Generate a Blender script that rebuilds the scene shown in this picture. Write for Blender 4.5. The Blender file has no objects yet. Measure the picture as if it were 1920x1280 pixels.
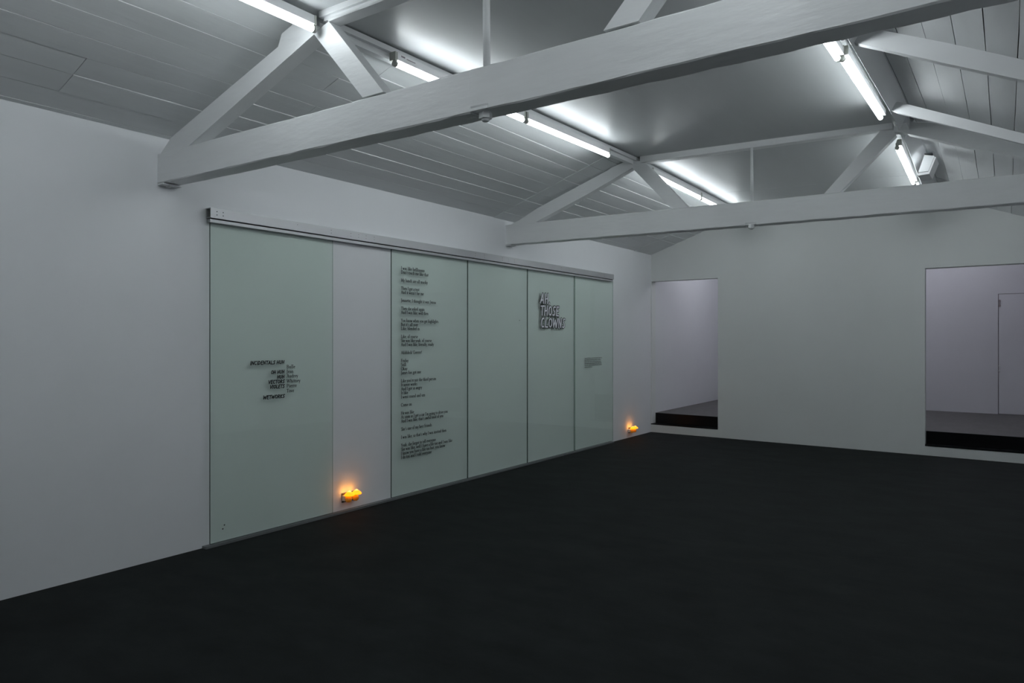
import bpy, math, random
from mathutils import Vector

S = bpy.context.scene
COL = S.collection
rnd = random.Random(7)

# ------------------------------------------------------------------ camera, world, exposure
cam = bpy.data.cameras.new('camera')
cam.sensor_fit = 'HORIZONTAL'
cam.sensor_width = 36.0
cam.lens = 1338.45 / 1920 * 36.0
cam.shift_y = (636.86 - 640.0) / 1920.0
cam.clip_start = 0.05
camo = bpy.data.objects.new('camera', cam)
COL.objects.link(camo)
camo.location = (4.76, 0.0, 1.5)
camo.rotation_euler = (math.pi / 2, 0, 0.6055)
S.camera = camo

wd = bpy.data.worlds.new('world')
S.world = wd
wd.use_nodes = True
wd.node_tree.nodes['Background'].inputs[0].default_value = (0.5, 0.55, 0.6, 1)
wd.node_tree.nodes['Background'].inputs[1].default_value = 0.02

S.view_settings.view_transform = 'Standard'
S.view_settings.look = 'None'
S.view_settings.exposure = 0.0
S.view_settings.gamma = 1.0
S.view_settings.use_curve_mapping = False

TUBE = 21.8          # radiance of the main fluorescent tubes
TUBE_REAR = 38.0     # tubes of the rear room
LED = 0.075            # bulb in each night light
GLOW = 2.3           # mushroom night lights


# ------------------------------------------------------------------ materials
def mat(name, base, rough=0.6, metal=0.0, spec=0.5, noise=0.0, nscale=6.0, bump=0.0, bscale=40.0,
        stretch=(1, 1, 1), bdist=0.004, detail=6.0):
    m = bpy.data.materials.new(name)
    m.use_nodes = True
    nt = m.node_tree
    b = nt.nodes['Principled BSDF']
    b.inputs['Base Color'].default_value = (*base, 1)
    b.inputs['Roughness'].default_value = rough
    b.inputs['Metallic'].default_value = metal
    b.inputs['Specular IOR Level'].default_value = spec
    if noise or bump:
        tc = nt.nodes.new('ShaderNodeNewGeometry')
        mp = nt.nodes.new('ShaderNodeMapping')
        mp.inputs['Scale'].default_value = stretch
        nt.links.new(tc.outputs['Position'], mp.inputs['Vector'])
    if noise:
        n = nt.nodes.new('ShaderNodeTexNoise')
        n.inputs['Scale'].default_value = nscale
        n.inputs['Detail'].default_value = detail
        n.inputs['Roughness'].default_value = 0.6
        nt.links.new(mp.outputs[0], n.inputs['Vector'])
        r = nt.nodes.new('ShaderNodeMapRange')
        r.inputs['From Min'].default_value = 0.25
        r.inputs['From Max'].default_value = 0.75
        r.inputs['To Min'].default_value = 1 - noise
        r.inputs['To Max'].default_value = 1 + noise
        nt.links.new(n.outputs['Fac'], r.inputs['Value'])
        mx = nt.nodes.new('ShaderNodeVectorMath')
        mx.operation = 'SCALE'
        mx.inputs[0].default_value = base
        nt.links.new(r.outputs[0], mx.inputs['Scale'])
        nt.links.new(mx.outputs[0], b.inputs['Base Color'])
    if bump:
        n2 = nt.nodes.new('ShaderNodeTexNoise')
        n2.inputs['Scale'].default_value = bscale
        n2.inputs['Detail'].default_value = 5.0
        nt.links.new(mp.outputs[0], n2.inputs['Vector'])
        bp = nt.nodes.new('ShaderNodeBump')
        bp.inputs['Strength'].default_value = bump
        bp.inputs['Distance'].default_value = bdist
        nt.links.new(n2.outputs['Fac'], bp.inputs['Height'])
        nt.links.new(bp.outputs['Normal'], b.inputs['Normal'])
    return m


def emis(name, color, strength):
    m = bpy.data.materials.new(name)
    m.use_nodes = True
    nt = m.node_tree
    b = nt.nodes['Principled BSDF']
    b.inputs['Base Color'].default_value = (0.8, 0.8, 0.8, 1)
    b.inputs['Emission Color'].default_value = (*color, 1)
    b.inputs['Emission Strength'].default_value = strength
    return m


M = {}
M['wall'] = mat('white_wall_paint', (0.80, 0.815, 0.835), 0.7, noise=0.02, nscale=1.3, bump=0.25, bscale=9, bdist=0.004)
M['wall_back'] = mat('offwhite_wall_paint', (0.79, 0.81, 0.80), 0.7, noise=0.02, nscale=1.1, bump=0.2, bscale=8, bdist=0.003)
M['wall_rear'] = mat('rear_room_paint', (0.78, 0.78, 0.82), 0.7, noise=0.02, nscale=1.5, bump=0.15, bscale=8, bdist=0.003)
M['beam'] = mat('thick_gloss_paint_on_timber', (0.85, 0.865, 0.87), 0.45, noise=0.03, nscale=9, bump=0.5, bscale=16, bdist=0.006, stretch=(0.35, 1, 1.6))
M['trim'] = mat('white_trim_paint', (0.86, 0.87, 0.88), 0.5, bump=0.2, bscale=30, bdist=0.002)
M['plank_lit'] = mat('painted_ceiling_board_lit', (0.82, 0.835, 0.845), 0.42, noise=0.03, nscale=5, bump=0.5, bscale=7, bdist=0.006, stretch=(2.5, 0.35, 2.5))  # same board paint, lightened for the stronger tube light on the right slope
M['plank'] = mat('painted_ceiling_board_dim', (0.70, 0.725, 0.73), 0.42, noise=0.03, nscale=5, bump=0.5, bscale=7, bdist=0.006, stretch=(2.5, 0.35, 2.5))  # same board paint, darkened for the dimmer left slope
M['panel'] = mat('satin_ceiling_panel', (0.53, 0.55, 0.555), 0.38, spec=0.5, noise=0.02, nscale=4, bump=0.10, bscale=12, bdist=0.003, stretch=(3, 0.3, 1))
M['floor'] = mat('dark_floor_paint', (0.0125, 0.0148, 0.0150), 0.8, spec=0.14, noise=0.42, nscale=2.6, bump=0.25, bscale=30, bdist=0.002, stretch=(1, 1.6, 1), detail=9)
M['floor_rear'] = mat('grey_concrete_floor', (0.105, 0.098, 0.098), 0.5, noise=0.2, nscale=5, stretch=(2.5, 0.7, 1))
M['black'] = mat('black_gloss_step', (0.004, 0.004, 0.005), 0.35, spec=0.2)
M['alu'] = mat('brushed_aluminium', (0.50, 0.51, 0.525), 0.45, metal=0.6, noise=0.03, nscale=30, stretch=(1, .05, 1))
M['alu_dark'] = mat('dull_aluminium', (0.27, 0.28, 0.29), 0.5, metal=0.6, noise=0.08, nscale=12)
M['dark'] = mat('dark_recess', (0.03, 0.032, 0.035), 0.7)
M['hole'] = mat('punched_hole', (0.05, 0.05, 0.055), 0.7)
M['batten'] = mat('white_enamel_batten', (0.80, 0.80, 0.81), 0.35)
M['holder'] = mat('aged_plastic_lampholder', (0.42, 0.43, 0.39), 0.5)
M['vinyl'] = mat('black_vinyl', (0.007, 0.008, 0.010), 0.55, spec=0.3)
M['vinyl_text'] = mat('charcoal_vinyl', (0.016, 0.019, 0.022), 0.6, spec=0.3)
M['vinyl_grey'] = mat('pale_grey_vinyl', (0.80, 0.80, 0.86), 0.6)
M['glass_edge_pale'] = mat('pale_glass_edge', (0.24, 0.30, 0.28), 0.2)
M['glass_edge'] = mat('glass_edge', (0.02, 0.045, 0.042), 0.2)
M['steel'] = mat('polished_steel_plate', (0.30, 0.29, 0.27), 0.25, metal=1.0)
M['plug'] = mat('white_plug_plastic', (0.72, 0.72, 0.70), 0.4)
M['print'] = mat('grey_print', (0.25, 0.22, 0.24), 0.6)
M['pink_print'] = mat('pink_grey_mark', (0.42, 0.34, 0.36), 0.6)
M['tube'] = emis('cool_white_tube', (0.90, 0.97, 1.0), TUBE)
M['tube_rear'] = emis('violet_white_tube', (0.95, 0.962, 1.05), TUBE_REAR)
M['cap_glow'] = emis('glowing_yellow_mushroom_cap', (1.0, 0.255, 0.002), GLOW)
M['cap_tip'] = emis('bright_mushroom_tip', (1.0, 0.38, 0.09), GLOW * 1.35)
M['stem_glow'] = emis('amber_mushroom_stem', (1.0, 0.24, 0.002), GLOW * 0.045)
for k_ in ('stem_glow', 'cap_glow', 'cap_tip'):
    M[k_].node_tree.nodes['Principled BSDF'].inputs['Base Color'].default_value = (0.62, 0.36, 0.05, 1)


def glass_mat(name='green_tinted_glass', tint=(0.949, 0.980, 0.957, 1)):
    m = bpy.data.materials.new(name)
    m.use_nodes = True
    nt = m.node_tree
    nt.nodes.remove(nt.nodes['Principled BSDF'])
    out = nt.nodes['Material Output']
    tr = nt.nodes.new('ShaderNodeBsdfTransparent')
    tr.inputs[0].default_value = tint
    gl = nt.nodes.new('ShaderNodeBsdfGlossy')
    gl.inputs['Roughness'].default_value = 0.0
    gl.inputs[0].default_value = (0.95, 1.0, 0.98, 1)
    fr = nt.nodes.new('ShaderNodeFresnel')
    fr.inputs[0].default_value = 1.35
    ge = nt.nodes.new('ShaderNodeNewGeometry')
    one = nt.nodes.new('ShaderNodeMath')      # reflect at the outer faces only
    one.operation = 'SUBTRACT'
    one.inputs[0].default_value = 1.0
    nt.links.new(ge.outputs['Backfacing'], one.inputs[1])
    mul = nt.nodes.new('ShaderNodeMath')
    mul.operation = 'MULTIPLY'
    nt.links.new(fr.outputs[0], mul.inputs[0])
    nt.links.new(one.outputs[0], mul.inputs[1])
    mx = nt.nodes.new('ShaderNodeMixShader')
    nt.links.new(mul.outputs[0], mx.inputs[0])
    nt.links.new(tr.outputs[0], mx.inputs[1])
    nt.links.new(gl.outputs[0], mx.inputs[2])
    nt.links.new(mx.outputs[0], out.inputs['Surface'])
    return m


M['glass'] = glass_mat()
M['glass_far'] = glass_mat('glass_far_edge', (0.62, 0.70, 0.66, 1))


# ------------------------------------------------------------------ mesh helpers
class MB:
    """collects world-space geometry; link() makes ONE mesh object"""

    def __init__(s):
        s.v = []
        s.f = []
        s.mi = []
        s.sm = []

    def add(s, vs, fs, mi=0, smooth=False):
        o = len(s.v)
        s.v += [tuple(p) for p in vs]
        for f in fs:
            s.f.append([i + o for i in f])
            s.mi.append(mi)
            s.sm.append(smooth)
        return s

    def box(s, lo, hi, mi=0):
        x0, y0, z0 = lo
        x1, y1, z1 = hi
        return s.hexa([(x0, y0, z0), (x1, y0, z0), (x1, y1, z0), (x0, y1, z0),
                       (x0, y0, z1), (x1, y0, z1), (x1, y1, z1), (x0, y1, z1)], mi)

    def hexa(s, p, mi=0):
        return s.add(p, [(0, 3, 2, 1), (4, 5, 6, 7), (0, 1, 5, 4), (1, 2, 6, 5), (2, 3, 7, 6), (3, 0, 4, 7)], mi)

    def prism_y(s, poly, y0, sk, th, mi=0):
        """polygon in x,z pushed along y; the face plane is y = y0 + sk*x"""
        n = len(poly)
        a = [(x, y0 + sk * x, z) for x, z in poly]
        b = [(x, y0 + sk * x + th, z) for x, z in poly]
        fs = [list(range(n)), list(range(2 * n - 1, n - 1, -1))]
        fs += [(i, i + n, (i + 1) % n + n, (i + 1) % n) for i in range(n)]
        return s.add(a + b, fs, mi)

    def loft(s, secs, mi=0, smooth=False):
        n = len(secs[0])
        vs = [p for sec in secs for p in sec]
        fs = [list(range(n)), list(range(len(vs) - 1, len(vs) - n - 1, -1))]
        for k in range(len(secs) - 1):
            for i in range(n):
                a = k * n + i
                b = k * n + (i + 1) % n
                s.f.append([len(s.v) + a, len(s.v) + a + n, len(s.v) + b + n, len(s.v) + b])
                s.mi.append(mi)
                s.sm.append(smooth)
        return s.add(vs, fs, mi)

    def tube(s, a, b, r, n=14, mi=0, r2=None, smooth=True):
        a = Vector(a)
        b = Vector(b)
        d = (b - a).normalized()
        u = d.orthogonal().normalized()
        w = d.cross(u)
        r2 = r if r2 is None else r2
        secs = []
        for c, rr in ((a, r), (b, r2)):
            secs.append([tuple(c + u * rr * math.cos(t * 2 * math.pi / n) + w * rr * math.sin(t * 2 * math.pi / n)) for t in range(n)])
        return s.loft(secs, mi, smooth)

    def lathe(s, c, prof, n=20, mi=None):
        """prof: list of (r,z) around the vertical axis through c"""
        secs = [[(c[0] + r * math.cos(t * 2 * math.pi / n), c[1] + r * math.sin(t * 2 * math.pi / n), c[2] + z) for t in range(n)] for r, z in prof]
        if mi is None:
            return s.loft(secs, 0, True)
        o = len(s.f)
        s.loft(secs, 0, True)
        for k in range(len(prof) - 1):
            for i in range(n):
                s.mi[o + k * n + i] = mi[k]
        s.mi[-1] = mi[-1]
        return s

    def link(s, name, mats, parent=None, origin=None):
        if not isinstance(mats, (list, tuple)):
            mats = [mats]
        xs, ys, zs = zip(*s.v)
        if origin is None:
            origin = ((min(xs) + max(xs)) / 2, (min(ys) + max(ys)) / 2, min(zs))
        me = bpy.data.meshes.new(name)
        me.from_pydata([(x - origin[0], y - origin[1], z - origin[2]) for x, y, z in s.v], [], s.f)
        for m in mats:
            me.materials.append(m)
        me.polygons.foreach_set('material_index', s.mi)
        me.polygons.foreach_set('use_smooth', s.sm)
        me.update()
        import bmesh
        bm = bmesh.new()
        bm.from_mesh(me)
        bmesh.ops.recalc_face_normals(bm, faces=bm.faces)
        bm.to_mesh(me)
        bm.free()
        o = bpy.data.objects.new(name, me)
        COL.objects.link(o)
        if parent is None:
            o.location = origin
        else:
            o.parent = parent
            o.location = Vector(origin) - Vector(parent['_w'])
        o['_w'] = origin
        return o


def thing(name, label, cat, loc, group=None):
    o = bpy.data.objects.new(name, None)
    o.empty_display_size = 0.1
    COL.objects.link(o)
    o.location = loc
    o['_w'] = tuple(loc)
    return tag(o, label, cat, group)


def tag(o, label, cat, group=None):
    o['label'] = label
    o['category'] = cat
    if group:
        o['group'] = group
    return o


def struct(o):
    o['kind'] = 'structure'
    return o


# ------------------------------------------------------------------ room measures
W = 5.60                     # right wall
YF = -4.6                    # wall behind the camera
def yback(x): return 10.854 - 0.0433 * x
def zl(x): return 2.886 + 0.341 * x            # left roof slope (underside of boards)
def zr(x): return 3.134 - 0.400 * (x - 4.588)  # right roof slope
DZR = [(-6.0, 0.0), (4.0, 0.0), (6.95, 0.085), (9.3, 0.0), (12.0, 0.0)]
def zrr(x, y):                                  # right slope, a little higher over the far truss
    for (a, za), (c, zc_) in zip(DZR[:-1], DZR[1:]):
        if y <= c:
            return zr(x) + za + (zc_ - za) * (y - a) / (c - a)
    return zr(x)
Y1, S1 = 2.627, -0.0035      # face of the near truss
Y2, S2 = 6.745, 0.0556       # face of the far truss (slightly skew)

# ------------------------------------------------------------------ floor, walls
b = MB()
b.box((-0.2, YF - 0.2, -0.1), (W + 0.2, 10.95, 0.0))
struct(b.link('floor', M['floor']))

b = MB()
b.box((-0.2, YF - 0.2, 0.0), (0.0, 14.4, 3.6))
struct(b.link('wall_left', M['wall']))
b = MB()
b.box((W, YF - 0.2, 0.0), (W + 0.2, 10.61, 2.90))
struct(b.link('wall_right', M['wall']))
b = MB()
b.box((0.0, YF - 0.2, 0.0), (W, YF, 3.7))
struct(b.link('wall_front', M['wall']))

# back wall with two openings, its top hidden above the roof boards
TW = 0.16
def bw(b, x0, x1, z0, z1):
    b.hexa([(x0, yback(x0), z0), (x1, yback(x1), z0), (x1, yback(x1) + TW, z0), (x0, yback(x0) + TW, z0),
            (x0, yback(x0), z1), (x1, yback(x1), z1), (x1, yback(x1) + TW, z1), (x0, yback(x0) + TW, z1)])
b = MB()
D1 = (0.012, 1.122, 0.124, 2.449)
D2 = (3.892, 5.42, 0.122, 2.430)
xs = [0.0, D1[0], D1[1], D2[0], D2[1], W]
bw(b, 0.0, D1[0], 0, 2.449)
bw(b, D1[0], D1[1], 0, D1[2])
bw(b, 0.0, D1[1], 2.449, 3.62)
bw(b, D1[1], D2[0], 0, 3.62)
bw(b, D2[0], D2[1], 0, D2[2])
bw(b, D2[0], W, D2[3], 3.62)
bw(b, D2[1], W, 0, D2[3])
struct(b.link('wall_back', M['wall_back']))

# rear room behind the openings
b = MB()
b.hexa([(0.0, yback(0) + 0.185, 0.12), (6.8, yback(6.8) + 0.185, 0.12), (6.8, 14.2, 0.12), (0.0, 14.2, 0.12),
        (0.0, yback(0) + 0.185, 0.30), (6.8, yback(6.8) + 0.185, 0.30), (6.8, 14.2, 0.30), (0.0, 14.2, 0.30)])
struct(b.link('floor_rear', M['floor_rear']))
for i, d in enumerate((D1, D2)):
    b = MB()
    x0, x1 = d[0] - (0.012 if i == 0 else 0), d[1]
    ya, yb_ = yback(x0), yback(x1)
    # riser in front of the raised floor and thin black sill board
    b.hexa([(x0, ya + 0.168, 0.125), (x1, yb_ + 0.168, 0.125), (x1, yb_ + 0.184, 0.125), (x0, ya + 0.184, 0.125),
            (x0, ya + 0.168, 0.299), (x1, yb_ + 0.168, 0.299), (x1, yb_ + 0.184, 0.299), (x0, ya + 0.184, 0.299)])
    b.hexa([(x0, ya - 0.004, d[2]), (x1, yb_ - 0.004, d[2]), (x1, yb_ + 0.168, d[2]), (x0, ya + 0.168, d[2]),
            (x0, ya - 0.004, d[2] + 0.014), (x1, yb_ - 0.004, d[2] + 0.014), (x1, yb_ + 0.168, d[2] + 0.014), (x0, ya + 0.168, d[2] + 0.014)])
    struct(b.link('trim_%d' % (i + 1), M['black']))
def yrear(x): return 14.16 - 0.042 * x
def rear_slab(b, x0, x1, z0, z1, d0=0.0, d1=0.12):
    return b.hexa([(x0, yrear(x0) + d0, z0), (x1, yrear(x1) + d0, z0), (x1, yrear(x1) + d1, z0), (x0, yrear(x0) + d1, z0),
                   (x0, yrear(x0) + d0, z1), (x1, yrear(x1) + d0, z1), (x1, yrear(x1) + d1, z1), (x0, yrear(x0) + d1, z1)])
b = MB()
rear_slab(b, 0.0, 4.652, 0.30, 3.45)
rear_slab(b, 5.50, 6.8, 0.30, 3.45)
rear_slab(b, 4.652, 5.50, 2.243, 3.45)
struct(b.link('wall_rear', M['wall_rear']))
b = MB()
b.box((6.7, 10.60, 0.30), (6.8, 14.0, 3.45))
struct(b.link('wall_rear_right', M['wall_rear']))
b = MB()
b.box((0.0, 10.95, 3.45), (6.8, 14.28, 3.55))
struct(b.link('ceiling_rear', M['wall_rear']))
# flush door in the rear wall
b = MB()
rear_slab(b, 4.662, 5.494, 0.306, 2.236, 0.004, 0.012)
door = struct(b.link('door_1', M['wall_rear']))
b = MB()
rear_slab(b, 4.50, 5.6, 0.30, 2.30, 0.0125, 0.02)
b.link('door_rebate', M['print'], door)
for z in (2.03, 0.98):
    b = MB()
    yh = yrear(4.675)
    b.tube((4.672, yh, z), (4.672, yh, z + 0.12), 0.006, 8)
    b.box((4.660, yh - 0.006, z + 0.01), (4.686, yh + 0.008, z + 0.03)).box((4.660, yh - 0.006, z + 0.09), (4.686, yh + 0.008, z + 0.11))
    b.link('hinge', M['pink_print'] if z > 1.5 else M['trim'], door)

# ------------------------------------------------------------------ ceiling: slab, boards on both slopes, flat panels
b = MB()
yA, yB = YF - 0.2, 11.05
b.loft([[(-0.2, y, zl(-0.2) + 0.05), (1.75, y, zl(1.75) + 0.05), (1.75, y, 3.70), (-0.2, y, 3.70)] for y in (yA, yB)])
ceil_left = struct(b.link('ceiling', M['trim'], origin=(0.8, 3.0, 3.4)))
b = MB()
b.loft([[(1.72, y, 3.50), (3.92, y, 3.50), (3.92, y, 3.72), (1.72, y, 3.72)] for y in (yA, yB)])
ceil = struct(b.link('ceiling', M['trim'], origin=(2.8, 3.0, 3.5)))
b = MB()
b.loft([[(3.85, y, zrr(3.85, y) + 0.06), (W + 0.2, y, zrr(W + 0.2, y) + 0.06), (W + 0.2, y, 3.72), (3.85, y, 3.72)] for y in (yA, 4.0, 6.95, 9.3, yB)])
ceil_right = struct(b.link('ceiling', M['trim'], origin=(4.8, 3.0, 3.3)))

def plank(zf, xa, xb, y0, y1, side, drop=0.0, lip=0.0):
    """one board: slightly cupped and tilted so that an edge stands proud"""
    b = MB()
    g = 0.0018
    up = rnd.uniform(-0.0015, 0.0038) + drop + lip * rnd.uniform(0.3, 1.0)
    lo = rnd.uniform(-0.0005, 0.0035) + drop
    if side < 0:
        up, lo = rnd.uniform(0.0, 0.003), rnd.uniform(0.0, 0.006)
    bow = rnd.uniform(-0.0015, 0.0015)
    ya, yb = y0 + 0.0015, y1 - 0.0015
    xa += g
    xb -= g
    n = 7
    secs = []
    for k in range(n + 1):
        y = ya + (yb - ya) * k / n
        w = rnd.uniform(-0.0010, 0.0010)
        e1 = rnd.uniform(-0.0016, 0.0016)
        e2 = rnd.uniform(-0.0016, 0.0016)
        xm = (xa + xb) / 2
        f = (lambda x: zf(x, y)) if side < 0 else zf
        secs.append([(xa + e1, y, f(xa) - lo + w), (xm, y, f(xm) - (lo + up) / 2 - bow), (xb + e2, y, f(xb) - up - w),
                     (xb + e2, y, f(xb) + 0.03), (xa + e1, y, f(xa) + 0.03)])
    b.loft(secs)
    return b.link('plank', M['plank'] if side > 0 else M['plank_lit'], ceil_left if side > 0 else ceil_right)

rows0 = [0.0, 0.035, 0.201, 0.381, 0.541, 0.704, 0.873, 1.030, 1.185, 1.345, 1.53]
rows1 = [0.0, 0.145, 0.290, 0.433, 0.594, 0.763, 0.920, 1.082, 1.230, 1.390, 1.53]
rows2 = [0.0, 0.100, 0.270, 0.430, 0.600, 0.765, 0.943, 1.104, 1.260, 1.405, 1.53]
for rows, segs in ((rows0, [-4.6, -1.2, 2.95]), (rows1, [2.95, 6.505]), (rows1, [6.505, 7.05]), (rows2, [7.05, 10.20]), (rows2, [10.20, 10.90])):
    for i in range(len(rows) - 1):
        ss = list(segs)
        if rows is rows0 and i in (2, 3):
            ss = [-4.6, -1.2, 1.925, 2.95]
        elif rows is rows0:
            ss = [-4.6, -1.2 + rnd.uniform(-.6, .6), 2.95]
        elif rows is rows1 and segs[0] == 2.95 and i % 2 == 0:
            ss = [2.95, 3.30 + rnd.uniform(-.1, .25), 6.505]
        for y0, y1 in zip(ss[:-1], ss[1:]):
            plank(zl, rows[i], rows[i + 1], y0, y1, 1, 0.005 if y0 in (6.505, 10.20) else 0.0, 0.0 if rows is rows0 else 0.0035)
rowsR = [4.045, 4.115, 4.238, 4.380, 4.524, 4.666, 4.812, 4.957, 5.10, 5.245, 5.39, 5.60]
for i in range(len(rowsR) - 1):
    for y0, y1 in ((-4.6, -1.0), (-1.0, 4.0), (4.0, 6.95), (6.95, 9.30), (9.30, 10.82)):
        plank(zrr, rowsR[i], rowsR[i + 1], y0, y1, -1)

# heights of the flat middle ceiling along its left and right edges
ZCL = [(-4.6, 3.295), (2.66, 3.297), (2.68, 3.325), (6.84, 3.400), (10.95, 3.368)]
ZCR = [(-4.6, 3.275), (2.66, 3.277), (2.68, 3.300), (6.94, 3.383), (10.95, 3.330)]
def lerp(T, y):
    for (a, za), (c, zc) in zip(T[:-1], T[1:]):
        if y <= c:
            return za + (zc - za) * (y - a) / (c - a)
    return T[-1][1]
def zc(x, y):
    t = (x - 1.6) / 2.4
    return lerp(ZCL, y) * (1 - t) + lerp(ZCR, y) * t
PB = [(-4.6, -4.6), (-1.4, -1.4), (2.655, 2.655), (6.84, 6.945), (9.05, 9.17), (10.90, 10.80)]
for (a0, a1), (c0, c1) in zip(PB[:-1], PB[1:]):
    b = MB()
    for k in range(1):
        e = 0.0015
        xa, xb = 1.585, 4.03
        P = [(xa, a0 + e), (xb, a1 + e), (xb, c1 - e), (xa, c0 - e)]
        b.hexa([(x, y, zc(x, y + (0.03 if j < 2 else -0.03))) for j, (x, y) in enumerate(P)] + [(x, y, 3.50) for x, y in P])
    b.link('ceiling_panel', M['panel'], ceil)

# ------------------------------------------------------------------ purlins
def zpl(y): return lerp(ZCL, y) - (0.036 if y < 2.64 else 0.070)
p = thing('purlin', 'long white purlin under the left edge of the flat ceiling', 'beam', (1.55, 3.0, 3.25))
for y0, y1 in ((-4.58, 2.612), (2.70, 6.83), (6.84, 10.78)):
    b = MB()
    n = 6
    ys = [y0 + (y1 - y0) * k / n for k in range(n + 1)]
    b.loft([[(1.497, y, zpl(y) + 0.010), (1.568, y, zpl(y) - 0.002), (1.568, y, zpl(y) + 0.075), (1.497, y, zpl(y) + 0.10)] for y in ys])
    b.link('timber', M['beam'], p)
    b = MB()
    b.loft([[(1.568, y, lerp(ZCL, y) - 0.032), (1.600, y, lerp(ZCL, y) - 0.036), (1.606, y, lerp(ZCL, y) - 0.006), (1.568, y, lerp(ZCL, y) - 0.003)] for y in ys])
    b.link('moulding', M['trim'], p)
# right purlin: its outer face leans out to meet the boards
RP = [(-4.58, 4.024, 3.118), (2.60, 4.024, 3.138), (2.624, 4.024, 3.143), (4.50, 4.026, 3.201), (6.094, 4.028, 3.250), (6.735, 4.031, 3.255), (7.06, 4.029, 3.248), (8.918, 4.002, 3.201), (10.64, 3.976, 3.158)]
def rp(y):
    for (a, xa, za), (c, xc, zc_) in zip(RP[:-1], RP[1:]):
        if y <= c:
            t = (y - a) / (c - a)
            return xa + (xc - xa) * t, za + (zc_ - za) * t
    return RP[-1][1:]
p = thing('purlin', 'long white purlin with a leaning outer face under the right roof slope', 'beam', (4.0, 3.0, 3.2))
for y0, y1 in ((-4.58, 2.595), (2.72, 6.735), (7.06, 10.64)):
    b = MB()
    f = MB()
    secs = []
    fs = []
    n = 24
    for i in range(n + 1):
        y = y0 + (y1 - y0) * i / n
        x, z = rp(y)
        xt = 4.098
        secs.append([(x - 0.031, y, z + 0.088), (x - 0.001, y, z + 0.001), (x, y, z), (x, y, 3.40), (x - 0.031, y, 3.40)])
        fs.append([(x + 0.001, y, z + 0.003), (xt + 0.006, y, zrr(xt + 0.006, y) - 0.003), (xt - 0.006, y, zrr(xt, y) + 0.012), (x + 0.001, y, zrr(xt, y) + 0.012)])
    b.loft(secs)
    b.link('timber', M['beam'], p)
    f.loft(fs)
    f.link('fascia_board', M['trim'], p)
# packing block where the right purlin meets the far truss head
MB().box((4.0, 6.73, 3.30), (4.08, 7.07, 3.395)).link('packing_block', M['trim'], p)

# ------------------------------------------------------------------ trusses
def rough_beam(b, x0, x1, zb, zt, y0, sk, th, n=60, jit=0.0022, sag=0.0, notch=None):
    secs = []
    xs_ = [x0 + (x1 - x0) * k / n for k in range(n + 1)]
    if notch:
        xs_ = sorted([x for x in xs_ if abs(abs(x - notch) - 0.052) > 0.004] + [notch - 0.0525, notch - 0.0515, notch + 0.0515, notch + 0.0525])
    for x in xs_:
        s = -sag * math.sin(math.pi * min(1, max(0, x / W)))
        j = lambda: rnd.uniform(-jit, jit)
        yf = y0 + sk * x
        c = 0.006
        zbb, ztt = zb + s, zt + s
        if notch and abs(x - notch) < 0.052:
            zbb += 0.021
        secs.append([(x, yf + c, zbb + j()), (x, yf + j() * .5, zbb + c + j()), (x, yf + j() * .5, ztt - c + j()), (x, yf + c, ztt + j()),
                     (x, yf + th - c, ztt + j()), (x, yf + th, ztt - c), (x, yf + th + j(), zbb + c), (x, yf + th - c + j() * 1.5, zbb + j())])
    b.loft(secs)

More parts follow.
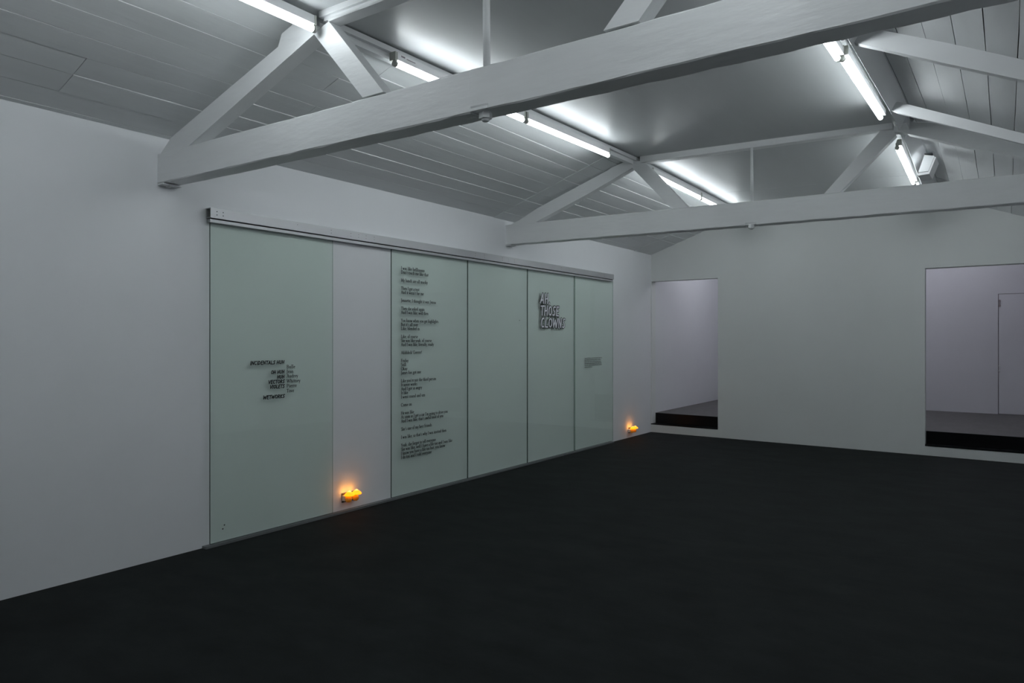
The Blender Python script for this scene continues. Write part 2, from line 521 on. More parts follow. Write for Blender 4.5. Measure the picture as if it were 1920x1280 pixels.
def truss(label, y0, sk, tb, tt, th, dz, near):
    t = thing('roof_truss', label, 'truss', (2.78, y0 + 2.78 * sk + th / 2, tb), None)
    b = MB()
    rough_beam(b, 0.0, W, tb, tt, y0, sk, th, sag=0.012 if near else 0.004, notch=2.764 if near else 2.755)
    b.link('tie_beam', M['beam'], t)
    r = 0.010
    # rafters: polygons in the truss plane (x, z)
    if near:
        RL = [(0.012, tt - 0.02), (0.166, 2.851), (0.773, 3.037), (1.297, 3.194), (1.330, 3.262), (1.500, 3.310), (1.640, 3.228), (1.640, 3.197), (1.615, 3.190), (0.376, tt - 0.004)]
        RR = [(4.060, 3.15), (4.090, 3.255), (4.300, 3.180), (5.43, 2.77), (5.60, 2.74), (5.23, tt - 0.004), (3.99, 3.12)]
        SL = [(1.612, 3.192), (1.738, 3.228), (2.151, tt - 0.004), (1.999, tt - 0.004)]
        SR = [(3.405, tt - 0.004), (3.561, tt - 0.004), (3.975, 3.215), (3.840, 3.215)]
        cz0, cz1 = 3.228, 3.262
    else:
        RL = [(0.012, tt - 0.02), (0.18, 2.865), (0.425, 2.982), (1.276, 3.300), (1.322, 3.325), (1.50, 3.375), (1.690, 3.34), (1.585, 3.312), (1.541, 3.286), (1.033, 3.070), (0.390, tt - 0.004)]
        RR = [(3.960, 3.345), (4.06, 3.375), (4.30, 3.318), (4.877, 3.090), (5.42, 2.875), (5.60, 2.80), (5.25, tt - 0.004), (4.877, 2.952), (4.293, 3.178), (4.005, 3.292), (3.955, 3.30)]
        SL = [(1.553, 3.293), (1.600, 3.330), (1.700, 3.325), (2.147, tt - 0.004), (1.982, tt - 0.004)]
        SR = [(3.402, tt - 0.004), (3.534, tt - 0.004), (3.977, 3.270), (3.955, 3.318), (3.854, 3.322)]
        cz0, cz1 = 3.332, 3.40
    MB().prism_y(RL, y0 + 0.002, sk, th * 0.72).link('rafter', M['beam'], t)
    MB().prism_y(RR, y0 + 0.002, sk, th * 0.72).link('rafter', M['beam'], t)
    MB().prism_y(SL, y0 - 0.002, sk, th * 0.66).link('strut', M['beam'], t)
    MB().prism_y(SR, y0 - 0.002, sk, th * 0.66).link('strut', M['beam'], t)
    b = MB()
    if near:
        rough_beam(b, 1.735, 3.90, 3.228, 3.244, y0 - 0.008, sk, 0.092, n=30, jit=0.0012)
        b.link('collar_beam', M['beam'], t)
        MB().prism_y([(1.690, 3.244), (3.95, 3.235), (3.95, 3.262), (1.690, 3.262)], y0 + 0.006, sk, 0.07).link('collar_fillet', M['trim'], t)
        MB().prism_y([(1.668, 3.262), (3.97, 3.250), (3.97, 3.300), (1.668, 3.312)], y0 - 0.012, sk, 0.09).link('collar_board', M['beam'], t)
    else:
        rough_beam(b, 1.640, 3.95, cz0, cz1 + 0.004, y0, sk, 0.10, n=30, jit=0.001)
        b.link('collar_beam', M['beam'], t)
    xr = 2.768 if near else 2.762
    yr = y0 + sk * xr + th * 0.5 - (0.01 if near else 0.04)
    MB().tube((xr, yr, tt - 0.01), (xr - 0.004, yr, cz0 + 0.01), 0.0175 if near else 0.0125, 12).link('tie_rod', M['beam'], t)
    # washer plate and nut under the tie beam
    xw = 2.764 if near else 2.755
    yn = yr - (0.005 if near else 0.0)
    sg = 0.012 if near else 0.004
    zb = tb - sg - 0.003
    b = MB()
    b.box((xw - 0.051, y0 + sk * xw - 0.003, zb + 0.008), (xw + 0.051, y0 + sk * xw + th + 0.004, zb + 0.020))
    b.link('washer_plate', M['beam'], t)
    b = MB()
    b.tube((xw, yn, zb + 0.010), (xw, yn, zb - 0.022), 0.031, 6, smooth=False)
    b.tube((xw, yn, zb - 0.022), (xw, yn, zb - 0.034), 0.022, 10, r2=0.015)
    b.link('nut', M['beam'], t)
    # bearing plate at the wall
    b = MB()
    yy = y0 + th * 0.5
    b.box((0.0, yy - th * .5, tb - 0.012), (0.075, yy + th * .55, tb - 0.004))
    b.tube((0.04, yy - 0.01, tb - 0.022), (0.04, yy - 0.01, tb - 0.004), 0.016, 8)
    b.link('bearing_plate', M['trim'], t)
    return t

truss('near white roof truss whose thick tie beam crosses the top of the photo', Y1, S1, 2.566, 2.768, 0.128, 0, True)
truss('far white roof truss close to the back wall with a slim tie rod', Y2, S2, 2.5985, 2.8275, 0.125, 0, False)

# trimmer joists on the right slope
b = MB()
b.loft([[(x, y, z0), (x, y, z1), (x, y + 0.05, z1 + .004), (x, y + 0.05, z0)] for x, y, z0, z1 in
        ((4.010, 4.530, 3.233, 3.293), (4.163, 4.534, 3.162, 3.267), (4.507, 4.549, 2.999, 3.112), (4.837, 4.559, 2.846, 2.952), (5.557, 4.568, 2.511, 2.623))])
tag(b.link('roof_joist', M['trim']), 'white joist on right roof slope, the nearer and higher of two', 'joist')
b = MB()
b.loft([[(x, y, z0), (x, y, z1), (x, y + 0.035, z1), (x, y + 0.035, z0)] for x, y, z0, z1 in
        ((4.034, 6.167, 3.264, 3.310), (4.078, 6.167, 3.235, 3.320), (4.410, 6.167, 3.083, 3.162), (4.863, 6.167, 2.874, 2.948), (5.557, 6.167, 2.555, 2.623))])
tag(b.link('roof_joist', M['trim']), 'slim bright white joist right in front of the far truss rafter', 'joist')

# box fixed on the leaning face of the right purlin
t = thing('junction_box', 'small white box hanging on right purlin near the back wall', 'box', (4.09, 8.1, 3.08))
b = MB()
q = [(4.073, 3.094), (4.156, 3.091), (4.206, 3.228), (4.124, 3.250)]
b.loft([[(x, 7.776, z) for x, z in q], [(x, 8.10, z + 0.012) for x, z in q]])
b.link('case', M['trim'], t)
b = MB()
q = [(4.070, 3.059), (4.163, 3.065), (4.219, 3.213), (4.206, 3.222), (4.156, 3.086), (4.073, 3.088)]
b.loft([[(x, 7.776, z) for x, z in q], [(x, 8.12, z + 0.010) for x, z in q]])
b.link('lid', M['batten'], t)
b = MB()
b.box((4.122, 7.79, 3.252), (4.188, 7.86, 3.266))
b.link('cable_hole', M['dark'], t)


# ------------------------------------------------------------------ fluorescent battens
def fluoro(a, c, side, label, r=0.017, m='tube', up=0.0):
    """a, c: ends of the tube; side: +1 = batten sits toward -x of the tube (left purlin)"""
    a = Vector(a)
    c = Vector(c)
    mid = (a + c) / 2
    t = thing('fluorescent_light', label, 'light', (mid.x, mid.y, mid.z - r))
    d = (c - a).normalized()
    sx = -side
    wb, wi = (0.034, 0.014) if side > 0 else (0.036, 0.006)
    zb_, zt_ = (0.024, 0.070) if side > 0 else (0.0175, 0.060)
    # batten channel above the tube
    def sec(p):
        return [(p.x + sx * wb, p.y, p.z + zb_), (p.x - sx * wi, p.y, p.z + zb_), (p.x - sx * wi, p.y, p.z + zt_), (p.x + sx * wb, p.y, p.z + zt_)]
    MB().loft([sec(a), sec(c)]).link('batten', M['batten'], t)
    MB().tube(a + d * 0.012, c - d * 0.012, r, 14).link('tube', M[m], t)
    for p, e in ((a, 1), (c, -1)):
        b = MB()
        p2 = p + d * e * 0.018
        x0, x1 = p.x - 0.012, p.x + 0.012
        y0, y1 = sorted((p.y, p2.y))
        b.box((x0, y0, p.z - 0.005), (x1, y1, p.z + 0.045))
        b.tube(p - d * e * 0.001, p2, 0.0185, 12)
        b.box((p.x + min(0, sx * wb), y0 - .004 * e, p.z + 0.022), (p.x + max(0.016, sx * wb), y1, p.z + 0.072))
        b.link('lamp_holder', M['holder'], t)
    return t

def mark(t, a):
    """tiny printed maker's mark and a toggle on the batten side (flat print)"""
    b = MB()
    b.box((a.x + 0.0145, a.y + 0.05, a.z + 0.052), (a.x + 0.0155, a.y + 0.085, a.z + 0.062))
    b.box((a.x + 0.0145, a.y + 0.10, a.z + 0.051), (a.x + 0.0155, a.y + 0.18, a.z + 0.056))
    b.link('print', M['print'], t)

fluoro((1.655, -0.45, 3.185), (1.655, 1.06, 3.185), 1, 'left purlin fluorescent light beside the camera, second before near truss')
fluoro((1.665, 1.08, 3.185), (1.665, 2.585, 3.187), 1, 'fluorescent tube light on left purlin just before the near truss')
a = Vector((1.622, 3.24, 3.223))
mark(fluoro(a, (1.622, 4.70, 3.236), 1, 'fluorescent light on left purlin just behind the near tie beam, upper left of its pair'), a)
fluoro((1.622, 4.725, 3.236), (1.622, 6.17, 3.266), 1, 'fluorescent light on left purlin ending at the far truss')
fluoro((1.632, 7.16, 3.274), (1.625, 8.65, 3.262), 1, 'fluorescent light on left purlin just behind the far truss')
fluoro((1.620, 8.68, 3.262), (1.610, 10.15, 3.252), 1, 'fluorescent light on left purlin nearest the back wall')
fluoro((3.924, 3.208, 3.143), (3.926, 4.656, 3.191), -1, 'fluorescent light on right purlin cut off by the near tie beam')
fluoro((3.945, 4.675, 3.197), (3.953, 6.240, 3.234), -1, 'fluorescent light on right purlin ending at the far truss')
fluoro((3.960, 7.193, 3.213), (3.932, 8.845, 3.197), -1, 'fluorescent light on right purlin behind the far truss beside white box')
fluoro((3.929, 1.021, 3.084), (3.929, 2.469, 3.094), -1, 'right purlin fluorescent light just before the near truss, above the camera')
fluoro((3.929, -0.486, 3.084), (3.929, 0.991, 3.084), -1, 'right purlin fluorescent light beside the camera, second before near truss')
fluoro((3.939, 8.884, 3.191), (3.922, 10.012, 3.164), -1, 'added fluorescent light on right purlin nearest the back wall, unseen behind far tie beam')  # added tube out of sight, raises the light on the back wall
# rear room lamps on its ceiling, out of view above the openings
fluoro((1.25, 11.9, 3.35), (1.25, 13.3, 3.35), 1, 'fluorescent light on ceiling of rear room, left one', m='tube_rear')
fluoro((3.75, 12.1, 3.35), (3.75, 13.5, 3.35), 1, 'fluorescent light on ceiling of rear room, right one', m='tube_rear')

# ------------------------------------------------------------------ sliding glass panels and their tracks
t = thing('sliding_track', 'long aluminium sliding track above the green glass panels', 'track', (0.03, 6.2, 2.345))
Y0, Y9 = 2.985, 9.40
b = MB()
b.box((0.054, Y0, 2.379), (0.060, Y9, 2.451)).box((0.0, Y0, 2.379), (0.008, Y9, 2.451))
b.box((0.008, Y0, 2.445), (0.054, Y9, 2.451)).box((0.008, Y0, 2.379), (0.054, Y9, 2.383)).box((0.008, Y0 + 0.05, 2.383), (0.052, Y9 - 0.001, 2.445), 1)  # dark insert stands in for the shade inside the hollow rail
b.link('rail', [M['alu'], M['dark']], t)
b = MB()
b.box((0.014, Y0 + 0.006, 2.349), (0.046, Y9, 2.371)).box((0.010, Y0 + 0.010, 2.366), (0.042, Y9 - .004, 2.379), 1)
b.box((0.004, Y0 + 0.006, 2.349), (0.008, Y9, 2.372))
b.link('clamp_rail', [M['alu'], M['dark']], t)
for y, dz in ((3.035, 2), (3.085, 2), (3.75, 1), (4.10, 2), (4.32, 2), (4.41, 2), (4.50, 2), (4.60, 2), (6.10, 2), (6.26, 2), (6.60, 2), (6.72, 2), (6.84, 2), (7.9, 2), (8.1, 2), (9.1, 2)):
    for k in range(dz):
        z = 2.428 - 0.024 * k
        MB().tube((0.0595, y, z), (0.0612, y, z), 0.0042 if y < 3.1 else 0.003, 8).link('screw_hole', M['hole'], t)
b = MB()
b.box((0.0, 2.955, 0.0), (0.052, 9.42, 0.016)).box((0.010, 2.957, 0.016), (0.016, 9.41, 0.019)).box((0.048, 2.957, 0.014), (0.053, 9.41, 0.0175))
tag(b.link('floor_track', M['alu_dark']), 'dull grey metal floor track under the glass panels', 'track')

PX, PT = 0.018, 0.011   # back face of the glass and its thickness
PZ0, PZ1 = 0.021, 2.352
KY = (4.76 - PX - PT) / (4.76 - 0.041)
def glass(y0, y1, label, dx=0.0, near=True):
    y0, y1 = y0 * KY, y1 * KY
    x0, x1 = PX + dx, PX + dx + PT
    b = MB()
    v = [(x0, y0, PZ0), (x1, y0, PZ0), (x1, y1, PZ0), (x0, y1, PZ0), (x0, y0, PZ1), (x1, y0, PZ1), (x1, y1, PZ1), (x0, y1, PZ1)]
    b.hexa(v)
    b.mi = [1, 1, 1 if near else 2, 0, 3, 0]     # the near end grain reads dark
    o = b.link('glass_panel', [M['glass'], M['glass_edge'], M['glass_edge_pale'], M['glass_far']])
    return tag(o, label, 'panel', None)

G1 = glass(2.994, 4.136, 'leftmost green glass panel, apart from the others, with right aligned black titles')
G2 = glass(4.841, 5.987, 'green glass panel filled with a long black poem')
G3 = glass(5.994, 7.142, 'blank green glass panel between the poem and the grey title')
G4 = glass(7.150, 8.300, 'green glass panel carrying the big pale grey title')
G5 = glass(8.300, 9.437, 'last green glass panel toward the back wall, with a tiny text block', dx=-0.0135, near=False)

# ------------------------------------------------------------------ lettering: two small stroke alphabets
TK, TN = 0.135, 0.060
def arc(cx, cy, rx, ry, a0, a1, n=9, k=1.0):
    out = []
    for i in range(n + 1):
        a = math.radians(a0 + (a1 - a0) * i / n)
        out.append((cx + rx * math.cos(a), cy + ry * math.sin(a), TN + (TK - TN) * abs(math.cos(a)) ** 1.5 * k))
    return out
def stem(x, y0, y1, foot=True, head=None, w=TK):
    s = [[(x, y0, w), (x, y1, w)]]
    if foot:
        s.append([(x - 0.13, y0 + 0.02, 0.045), (x + 0.13, y0 + 0.02, 0.045)])
    if head == 'b':
        s.append([(x - 0.13, y1 - 0.02, 0.045), (x + 0.13, y1 - 0.02, 0.045)])
    if head == 'l':
        s.append([(x - 0.12, y1 - 0.055, 0.05), (x, y1 - 0.01, 0.09)])
    return s
def ln(*p, w=TN):
    return [[(x, y, w) for x, y in p]]
X, A_, D_ = 0.62, 1.06, -0.38
def serif_font():
    g = {}
    g['a'] = (.50, stem(.38, .03, .45, False) + [arc(.25, .43, .13, .18, 0, 165)] + [arc(.22, .17, .15, .17, 60, 300)] + ln((.38, .06), (.47, .0), w=.08))
    g['b'] = (.58, stem(.13, .02, A_, False, 'l') + [arc(.32, .31, .19, .30, 140, -140)])
    g['c'] = (.46, [arc(.27, .31, .20, .31, 50, 320)] + ln((.39, .53), (.42, .48), w=.11))
    g['d'] = (.60, stem(.44, .0, A_, False, 'l') + [arc(.26, .31, .19, .30, 40, 320)] + ln((.44, .03), (.55, .03), w=.05))
    g['e'] = (.48, [arc(.26, .31, .19, .31, 12, 320)] + ln((.09, .36), (.44, .36), w=.05))
    g['f'] = (.36, stem(.15, 0, .85, True) + [arc(.29, .86, .14, .20, 180, 50)] + ln((.03, .60), (.31, .60), w=.05) + ln((.37, 1.0), (.40, .97), w=.10))
    g['g'] = (.52, [arc(.24, .42, .16, .20, 0, 360)] + [arc(.25, -.14, .20, .17, 0, 360)] + ln((.16, .25), (.13, .14), (.36, .05), w=.10) + ln((.36, .56), (.50, .58), w=.07))
    g['h'] = (.62, stem(.13, 0, A_, True, 'l') + stem(.46, 0, .42) + [arc(.30, .42, .16, .19, 170, 0)])
    g['i'] = (.30, stem(.15, 0, X, True, 'l') + ln((.15, .80), (.15, .92), w=.13))
    g['k'] = (.58, stem(.13, 0, A_, True, 'l') + ln((.15, .28), (.42, .58)) + ln((.24, .36), (.50, .02), w=.12) + ln((.34, .60), (.52, .60), w=.045) + ln((.42, .02), (.58, .02), w=.045))
    g['l'] = (.30, stem(.15, 0, A_, True, 'l'))
    g['m'] = (.92, stem(.13, 0, X, True, 'l') + stem(.45, 0, .42) + stem(.77, 0, .42) + [arc(.30, .42, .15, .19, 170, 0)] + [arc(.62, .42, .15, .19, 170, 0)])
    g['n'] = (.62, stem(.13, 0, X, True, 'l') + stem(.46, 0, .42) + [arc(.30, .42, .16, .19, 170, 0)])
    g['o'] = (.54, [arc(.27, .31, .21, .31, 0, 360, 14)])
    g['p'] = (.58, stem(.13, D_, X, True, 'l') + [arc(.32, .31, .19, .30, 140, -140)])
    g['r'] = (.42, stem(.13, 0, X, True, 'l') + [arc(.30, .42, .16, .18, 165, 60)] + ln((.36, .58), (.40, .53), w=.11))
    g['s'] = (.42, [arc(.21, .46, .13, .15, 40, 250, 8)] + [arc(.21, .16, .14, .16, 80, -150, 8)])
    g['t'] = (.36, [[(.15, .82, .05), (.15, .6, TK), (.15, .12, TK), (.20, .03, .08), (.32, .06, .05)]] + ln((.02, .59), (.32, .59), w=.05))
    g['u'] = (.62, [[(.13, X, TK), (.13, .2, TK), (.19, .05, .08), (.29, .02, .06), (.43, .12, .05)]] + stem(.45, .0, X, False, 'l') + ln((.03, .58), (.13, .60), w=.05) + ln((.45, .02), (.56, .02), w=.05))
    g['v'] = (.52, ln((.08, .60), (.26, .0), w=.13) + ln((.26, .0), (.44, .60)) + ln((0, .60), (.19, .60), w=.045) + ln((.35, .60), (.52, .60), w=.045))
    g['w'] = (.78, ln((.08, .60), (.22, .0), w=.13) + ln((.22, .0), (.38, .58)) + ln((.36, .60), (.52, .0), w=.13) + ln((.52, .0), (.69, .60)) + ln((0, .60), (.18, .60), w=.045) + ln((.60, .60), (.78, .60), w=.045))
    g['x'] = (.54, ln((.08, .60), (.46, .02), w=.13) + ln((.09, .02), (.44, .60)) + ln((.0, .02), (.19, .02), w=.045) + ln((.36, .60), (.53, .60), w=.045))
    g['y'] = (.52, ln((.08, .60), (.27, .0), w=.13) + ln((.44, .60), (.18, -.32), (.06, -.34)) + ln((0, .60), (.19, .60), w=.045) + ln((.35, .60), (.52, .60), w=.045))
    g['A'] = (.84, ln((.12, .02), (.40, 1.0)) + ln((.40, 1.0), (.70, .02), w=.145) + ln((.22, .36), (.58, .36), w=.05) + ln((.0, .02), (.24, .02), w=.045) + ln((.58, .02), (.84, .02), w=.045))
    g['B'] = (.66, stem(.15, 0, 1, True, 'b') + [arc(.30, .76, .20, .22, 90, -90)] + [arc(.30, .28, .26, .26, 90, -90)] + ln((.15, .98), (.32, .98), w=.05) + ln((.15, .53), (.32, .53), w=.05) + ln((.15, .02), (.32, .02), w=.05))
    g['C'] = (.76, [arc(.42, .5, .35, .5, 45, 315, 14)] + ln((.66, .92), (.68, .68), w=.06))
    g['D'] = (.86, stem(.15, 0, 1, True, 'b') + [arc(.34, .5, .42, .48, 90, -90, 12)] + ln((.15, .98), (.36, .98), w=.05) + ln((.15, .02), (.36, .02), w=.05))
    g['E'] = (.66, stem(.15, 0, 1, True, 'b') + ln((.15, .98), (.56, .98), (.57, .80), w=.055) + ln((.15, .52), (.46, .52), w=.055) + ln((.15, .02), (.58, .02), (.62, .22), w=.055))
    g['F'] = (.60, stem(.15, 0, 1, True, 'b') + ln((.15, .98), (.56, .98), (.57, .78), w=.055) + ln((.15, .50), (.46, .50), w=.055))
    g['H'] = (.88, stem(.15, 0, 1, True, 'b') + stem(.71, 0, 1, True, 'b') + ln((.15, .52), (.71, .52), w=.055))
    g['I'] = (.36, stem(.18, 0, 1, True, 'b'))
    g['J'] = (.38, [[(.20, 1.0, TK), (.20, -.05, TK), (.12, -.24, .09), (.0, -.28, .08)]] + ln((.06, .98), (.34, .98), w=.045))
    g['L'] = (.64, stem(.15, 0, 1, True, 'b') + ln((.15, .02), (.56, .02), (.60, .24), w=.055))
    g['M'] = (1.0, stem(.15, 0, 1, True, None, TN) + ln((.14, 1.0), (.48, .05), w=.13) + ln((.48, .05), (.82, 1.0)) + stem(.84, 0, 1, True, 'b') + ln((.02, .98), (.18, .98), w=.045))
    g['O'] = (.86, [arc(.43, .5, .37, .5, 0, 360, 18)])
    g['P'] = (.62, stem(.15, 0, 1, True, 'b') + [arc(.30, .72, .26, .26, 90, -100)] + ln((.15, .98), (.32, .98), w=.05))
    g['S'] = (.54, [arc(.27, .75, .19, .24, 35, 260, 10)] + [arc(.27, .26, .21, .26, 85, -150, 10)])
    g['T'] = (.74, stem(.37, 0, 1) + ln((.04, .78), (.06, .97), (.68, .97), (.70, .78), w=.06))
    g['W'] = (1.12, ln((.12, 1.0), (.34, .0), w=.14) + ln((.34, .0), (.56, .95)) + ln((.52, 1.0), (.76, .0), w=.14) + ln((.76, .0), (1.0, 1.0)) + ln((0, .98), (.25, .98), w=.045) + ln((.88, .98), (1.12, .98), w=.045))
    g['Y'] = (.74, ln((.10, 1.0), (.37, .45), w=.14) + ln((.37, .45), (.63, 1.0)) + stem(.37, 0, .46) + ln((0, .98), (.22, .98), w=.045) + ln((.52, .98), (.74, .98), w=.045))
    g[','] = (.26, [[(.12, .06, .14), (.13, -.05, .09), (.07, -.17, .04)]])
    g["'"] = (.22, [[(.11, 1.0, .13), (.11, .90, .10), (.06, .78, .04)]])
    g['!'] = (.30, [[(.15, 1.0, .14), (.15, .30, .06)]] + ln((.15, .02), (.15, .11), w=.13))
    g[' '] = (.27, [])
    return g

HW = 0.165
def hand_font():
    g = {}
    def l(*p):
        return [[(x, y, HW * rnd.uniform(.93, 1.08)) for x, y in p]]
    def a(cx, cy, rx, ry, a0, a1, n=10):
        return [[(cx + rx * math.cos(math.radians(a0 + (a1 - a0) * i / n)), cy + ry * math.sin(math.radians(a0 + (a1 - a0) * i / n)), HW) for i in range(n + 1)]]
    g['A'] = (.58, l((.02, .0), (.30, .98), (.50, .0)) + l((.10, .30), (.46, .34)))
    g['C'] = (.54, a(.30, .50, .23, .46, 55, 300))
    g['D'] = (.58, l((.10, .02), (.10, .96)) + [[(.06, .96, HW), (.30, .88, HW), (.46, .62, HW), (.44, .30, HW), (.28, .08, HW), (.06, .03, HW)]])
    g['E'] = (.52, l((.10, .03), (.10, .96)) + l((.10, .95), (.46, .97)) + l((.10, .52), (.40, .54)) + l((.10, .04), (.46, .03)))
    g['H'] = (.60, l((.10, .0), (.10, .98)) + l((.48, .02), (.48, 1.0)) + l((.08, .44), (.50, .54)))
    g['I'] = (.24, l((.11, .0), (.11, .98)))
    g['K'] = (.56, l((.10, .0), (.10, .98)) + l((.46, .96), (.12, .46), (.48, .02)))
    g['L'] = (.48, l((.10, .98), (.10, .05), (.44, .04)))
    g['N'] = (.62, l((.08, .0), (.10, .96), (.48, .04), (.50, 1.0)))
    g['O'] = (.62, a(.31, .50, .22, .44, 0, 360, 14))
    g['R'] = (.56, l((.10, .0), (.10, .96)) + [[(.06, .95, HW), (.34, .92, HW), (.44, .74, HW), (.34, .54, HW), (.12, .48, HW)]] + l((.22, .48), (.48, .02)))
    g['S'] = (.52, [[(.44, .90, HW), (.28, .97, HW), (.12, .82, HW), (.16, .62, HW), (.36, .42, HW), (.40, .18, HW), (.24, .04, HW), (.06, .10, HW)]])
    g['T'] = (.52, l((.27, .0), (.27, .92)) + l((.02, .93), (.52, .97)))
    g['U'] = (.60, [[(.10, .98, HW), (.10, .28, HW), (.18, .08, HW), (.34, .05, HW), (.46, .22, HW), (.49, .99, HW)]])
    g['V'] = (.56, l((.04, .98), (.24, .02), (.52, 1.0)))
    g['W'] = (.82, l((.04, .98), (.18, .03), (.40, .80), (.56, .03), (.80, 1.0)))
    g[','] = (.24, [[(.13, .08, HW * .8), (.08, -.10, HW * .6)]])
    g[' '] = (.28, [])
    return g

SERIF, HAND = serif_font(), hand_font()

def text_width(s, font, track=0.0):
    return sum(font[c][0] + track for c in s) - track

def put_text(b, s, font, y, z, cap, x, width=None, align='l', shear=0.0, grow=0.0, track=0.03, hs=None):
    """flat lettering in the plane x=const, running along +y; adds to mesh b"""
    y = y * KY
    w = text_width(s, font, track)
    h = hs if hs else (width / w if width else cap)
    if align == 'r':
        y = y - w * h
    u = 0.0
    li = 0
    for ci, ch in enumerate(s):
        adv, strokes = font[ch]
        li = 0
        bb = b if not isinstance(b, list) else b[ci]
        asp = h / cap
        for st in strokes:
            pts = [((u + px) * asp + shear * py, py, pw + grow) for px, py, pw in st]
            lay = 0.00003 * li
            li += 1
            for i in range(len(pts) - 1):
                (ax, ay, aw), (bx_, by, bw_) = pts[i], pts[i + 1]
                dx, dy = bx_ - ax, by - ay
                L = math.hypot(dx, dy) or 1e-6
                nx, ny = -dy / L, dx / L
                # strokes narrow with the lettering so that condensed lines stay open
                k = 0.5 + 0.5 * min(1.0, asp * 1.15)
                q = [(ax + nx * aw * k / 2, ay + ny * aw / 2), (bx_ + nx * bw_ * k / 2, by + ny * bw_ / 2),
                     (bx_ - nx * bw_ * k / 2, by - ny * bw_ / 2), (ax - nx * aw * k / 2, ay - ny * aw / 2)]
                bb.add([(x + lay + 0.00001 * i, y + p * cap, z + r * cap) for p, r in q], [(0, 3, 2, 1)])
            for j, (px, py, pw) in enumerate(pts if pw_round(font) else []):
                n = 8
                bb.add([(x + lay + 0.000011 + 0.00001 * j, y + (px + pw / 2 * math.cos(2 * math.pi * i / n)) * cap, z + (py + pw / 2 * math.sin(2 * math.pi * i / n)) * cap) for i in range(n)],
                       [list(range(n))])
        u += adv + track
    return h

def pw_round(font):
    return font is HAND

XT = PX + PT + 0.0006   # the vinyl sits on the front face of the glass
TITLES = [('INCIDENTALS HUH', 1.309, 3.323, 3.643), ('OH HUH', 1.232, 3.509, 3.643), ('HUH', 1.193, 3.566, 3.643),
          ('VECTORS', 1.156, 3.485, 3.645), ('VIOLETS', 1.118, 3.500, 3.645), ('WETWORKS', 1.039, 3.437, 3.646)]
for s, z, ya, yb in TITLES:
    b = MB()
    put_text(b, s, HAND, ya, z, 0.0275, XT, width=yb - ya - 0.008, shear=0.20, grow=0.085)
    b.link('title_line', M['vinyl'], G1)
for s, z, yb in (('Bulle', 1.271, 3.741), ('Jean', 1.2335, 3.725), ('Audrey', 1.197, 3.770), ('Whitney', 1.157, 3.794), ('Pierre', 1.1185, 3.756), ('Tove', 1.079, 3.730)):
    b = MB()
    put_text(b, s, SERIF, 3.658, z, 0.0280, XT, width=yb - 3.658, grow=0.05)
    b.link('name_line', M['vinyl_text'], G1)
POEM = [(0, 'I was like helllooooo', 0.333), (1, "Don't touch me like that", 0.391), (3, 'My hands are all mucky', 0.381),
        (5, 'Then I got a text', 0.258), (6, "And it wasn't for me", 0.320), (8, 'Jennette, I thought it was Jenna', 0.504),
        (10, 'Then she asked again', 0.333), (11, 'And I was like, well then', 0.391), (13, 'You know when you get highlights', 0.545),
        (14, "But it's all over", 0.239), (15, 'Like, blended in', 0.263), (17, 'Like, of course', 0.235),
        (18, 'She was like yeah, of course', 0.439), (19, 'And I was like, literally, ready', 0.472), (21, 'Ahhhhck! Eerrrrr!', 0.297),
        (23, 'Friday', 0.103), (24, 'Still', 0.069), (25, 'Okay', 0.088), (26, 'James has got one', 0.281),
        (28, "Like you're not the third person", 0.508), (29, 'It never works', 0.227), (30, 'And I got so angry', 0.297),
        (31, 'It like', 0.096), (32, 'I went round and um', 0.342), (34, 'Come on', 0.150), (36, 'He was like', 0.181),
        (37, "As soon as I get a car I'm going to drive you", 0.691), (38, "And I was like, that's awful kind of you", 0.620),
        (40, "She's one of my best friends", 0.443), (42, "I was like, so that's why I was invited then", 0.668),
        (44, 'Yeah, she forgot to tell everyone', 0.502), (45, 'She was like, well I have a life too and I was like', 0.762),
        (46, 'I know you have a life too but, you know', 0.649), (47, 'I do too and I told everyone', 0.439)]
for i, s, w in POEM:
    b = MB()
    put_text(b, s, SERIF, 4.967, 2.169 - i * (2.169 - 0.367) / 47, 0.0300, XT, width=w, grow=0.075)
    b.link('text_line', M['vinyl_text'], G2)
# big title: every letter is a dark cut-out with a pale grey face on it
for s, y, z, w in (('AH,', 7.425, 1.956, 0.235), ('THOSE', 7.427, 1.806, 0.445), ('CLOWNS', 7.440, 1.656, 0.588)):
    cap = 0.118
    back = [MB() for c in s]
    face = [MB() for c in s]
    ww = text_width(s, HAND, 0.06)
    for arr, xx, gr in ((back, XT, 0.170), (face, XT + 0.0014, 0.025)):
        put_text(arr, s, HAND, y, z, cap, xx, width=w, shear=0.10, grow=gr, track=0.06)
    for c, k, f in zip(s, back, face):
        if not k.v:
            continue
        o = k.link('letter', M['vinyl'], G4)
        f.link('letter_face', M['vinyl_grey'], o)
# tiny illegible text block: rows of little ticks
XS = XT - 0.0135
for i, w in enumerate((0.500, 0.478, 0.478, 0.492, 0.505, 0.205)):
    b = MB()
    z = 1.2405 - i * 0.0242
    u = 0.0
    while u < w:
        word = rnd.choice((3, 4, 5, 6, 7))
        for k in range(word):
            if u > w:
                break
            hh = rnd.choice((0.009, 0.009, 0.009, 0.014))
            b.add([(XS, 8.603 + u, z), (XS, 8.603 + u + 0.0055, z), (XS, 8.603 + u + 0.0055, z + hh), (XS, 8.603 + u, z + hh)], [(0, 1, 2, 3)])
            b.add([(XS, 8.603 + u, z + (0.0 if k % 2 else 0.006)), (XS, 8.603 + u + 0.010, z + (0.0 if k % 2 else 0.006)), (XS, 8.603 + u + 0.010, z + (0.003 if k % 2 else 0.009)), (XS, 8.603 + u, z + (0.003 if k % 2 else 0.009))], [(0, 1, 2, 3)])
            u += 0.0105
        u += 0.008
    b.link('text_line', M['vinyl_text'], G5)
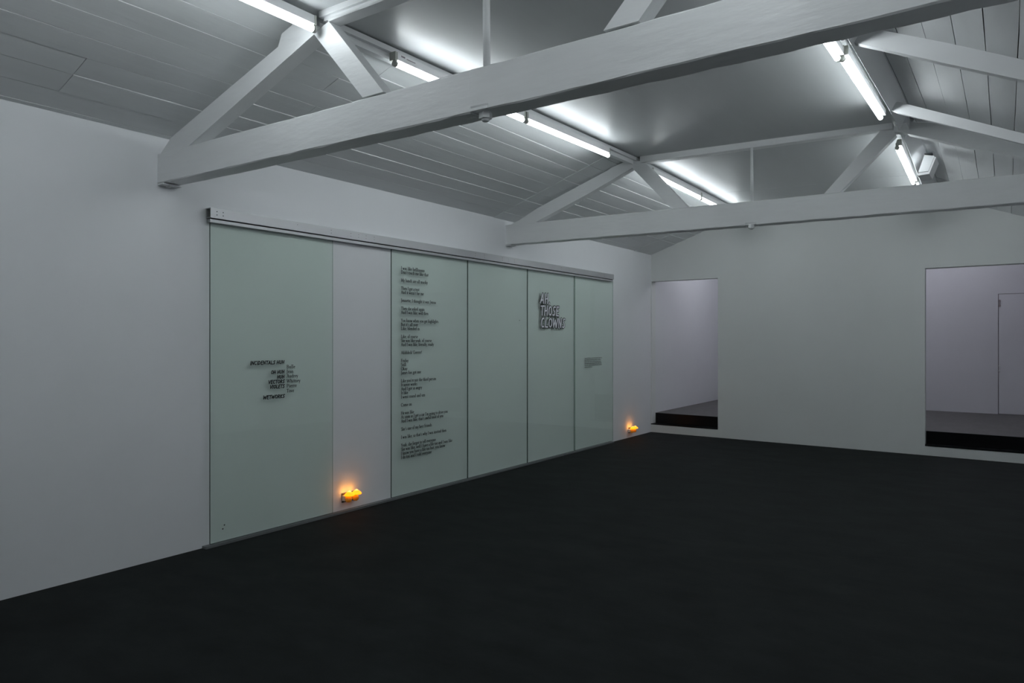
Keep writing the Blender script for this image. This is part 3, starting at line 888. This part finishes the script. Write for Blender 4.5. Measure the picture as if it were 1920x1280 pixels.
# small smudges on the glass
for G, y, z in ((G1, 3.115, 0.138), (G1, 3.102, 0.112), (G3, 6.99, 1.73)):
    b = MB()
    b.lathe((0, 0, 0), [(0.006, 0), (0.004, 0.0004)], 8)
    b.v = [(XT + vz, y + vx, z + vy) for vx, vy, vz in b.v]
    b.link('smudge', M['hole'], G)

# ------------------------------------------------------------------ sockets and mushroom night lights
def socket(yc, zc_, label, wd=0.148):
    t = thing('wall_socket', label, 'socket', (0.0, yc, zc_ - 0.042))
    b = MB()
    y0, y1, z0, z1 = yc - wd / 2, yc + wd / 2, zc_ - 0.0415, zc_ + 0.0415
    b.loft([[(0.0, y0, z0), (0.0, y1, z0), (0.0, y1, z1), (0.0, y0, z1)], [(0.006, y0, z0), (0.006, y1, z0), (0.006, y1, z1), (0.006, y0, z1)],
            [(0.009, y0 + .004, z0 + .004), (0.009, y1 - .004, z0 + .004), (0.009, y1 - .004, z1 - .004), (0.009, y0 + .004, z1 - .004)]])
    b.link('face_plate', M['steel'], t)
    for s in (-1, 1):
        b = MB()
        b.box((0.009, yc + s * 0.010 - 0.006, zc_ + 0.012), (0.013, yc + s * 0.010 + 0.006, zc_ + 0.030))
        b.link('switch', M['dark'], t)
    for s in (-1, 1):
        b = MB()
        b.tube((0.009, yc + s * wd * .42, zc_), (0.0105, yc + s * wd * .42, zc_), 0.003, 8)
        b.link('screw', M['alu_dark'], t)
    return t

def mushroom(yc, zc_, label, sc=1.0):
    """plug-in night light: square plug, round bowl, bent stem and a glowing cap"""
    t = thing('night_light', label, 'night light', (0.009, yc, zc_ - 0.03), 'mushroom night lights in the wall sockets')
    b = MB()
    b.loft([[(0.009, yc - .021, zc_ - .024), (0.009, yc + .021, zc_ - .024), (0.009, yc + .021, zc_ + .022), (0.009, yc - .021, zc_ + .022)],
            [(0.044, yc - .019, zc_ - .021), (0.044, yc + .019, zc_ - .021), (0.044, yc + .019, zc_ + .019), (0.044, yc - .019, zc_ + .019)]])
    b.link('plug', M['plug'], t)
    b = MB()
    cx = 0.068
    pr = [(0.001, -.036), (.014, -.034), (.024, -.026), (.029, -.012), (.027, .002), (.020, .012), (.012, .016), (.001, .017)]
    b.lathe((cx, yc, zc_ + 0.004), pr, 18)
    b.link('bowl', M['stem_glow'], t)
    b = MB()
    b.lathe((cx + .004, yc, zc_ + 0.012), [(.012, 0), (.009, .010), (.009, .028), (.001, .029)], 12)
    b.link('stem', M['stem_glow'], t)
    b = MB()
    zt = zc_ + 0.032
    pr = [(0.004, 0.0), (.030, -.004), (.0425, -.003), (.044, .004), (.039, .012), (.028, .021), (.016, .030), (.007, .037), (.0005, .040)]
    b.lathe((cx + .012, yc, zt), pr, 24, mi=[0, 0, 0, 0, 0, 0, 1, 1, 1])
    b.link('cap', [M['cap_glow'], M['cap_tip']], t)
    li = bpy.data.lights.new('night_light_bulb', 'POINT')
    li.energy = LED
    li.color = (1.0, 0.48, 0.07)
    li.shadow_soft_size = 0.010
    lo = bpy.data.objects.new('bulb', li)
    COL.objects.link(lo)
    lo.parent = t
    lo.location = Vector((0.043, yc, zc_ + 0.060)) - Vector(t['_w'])
    return t

socket(4.340, 0.123, 'steel double wall socket in the gap beside the poem panel')
mushroom(4.286, 0.122, 'glowing yellow mushroom night light, left one in the nearer socket')
mushroom(4.368, 0.122, 'glowing yellow mushroom night light, right one in the nearer socket')
socket(10.080, 0.114, 'steel double wall socket low near the back wall corner')
mushroom(10.003, 0.112, 'glowing yellow mushroom night light, left one in the socket near the corner')
mushroom(10.085, 0.112, 'glowing yellow mushroom night light, right one in the socket near the corner')

for o in bpy.data.objects:
    if '_w' in o:
        del o['_w']
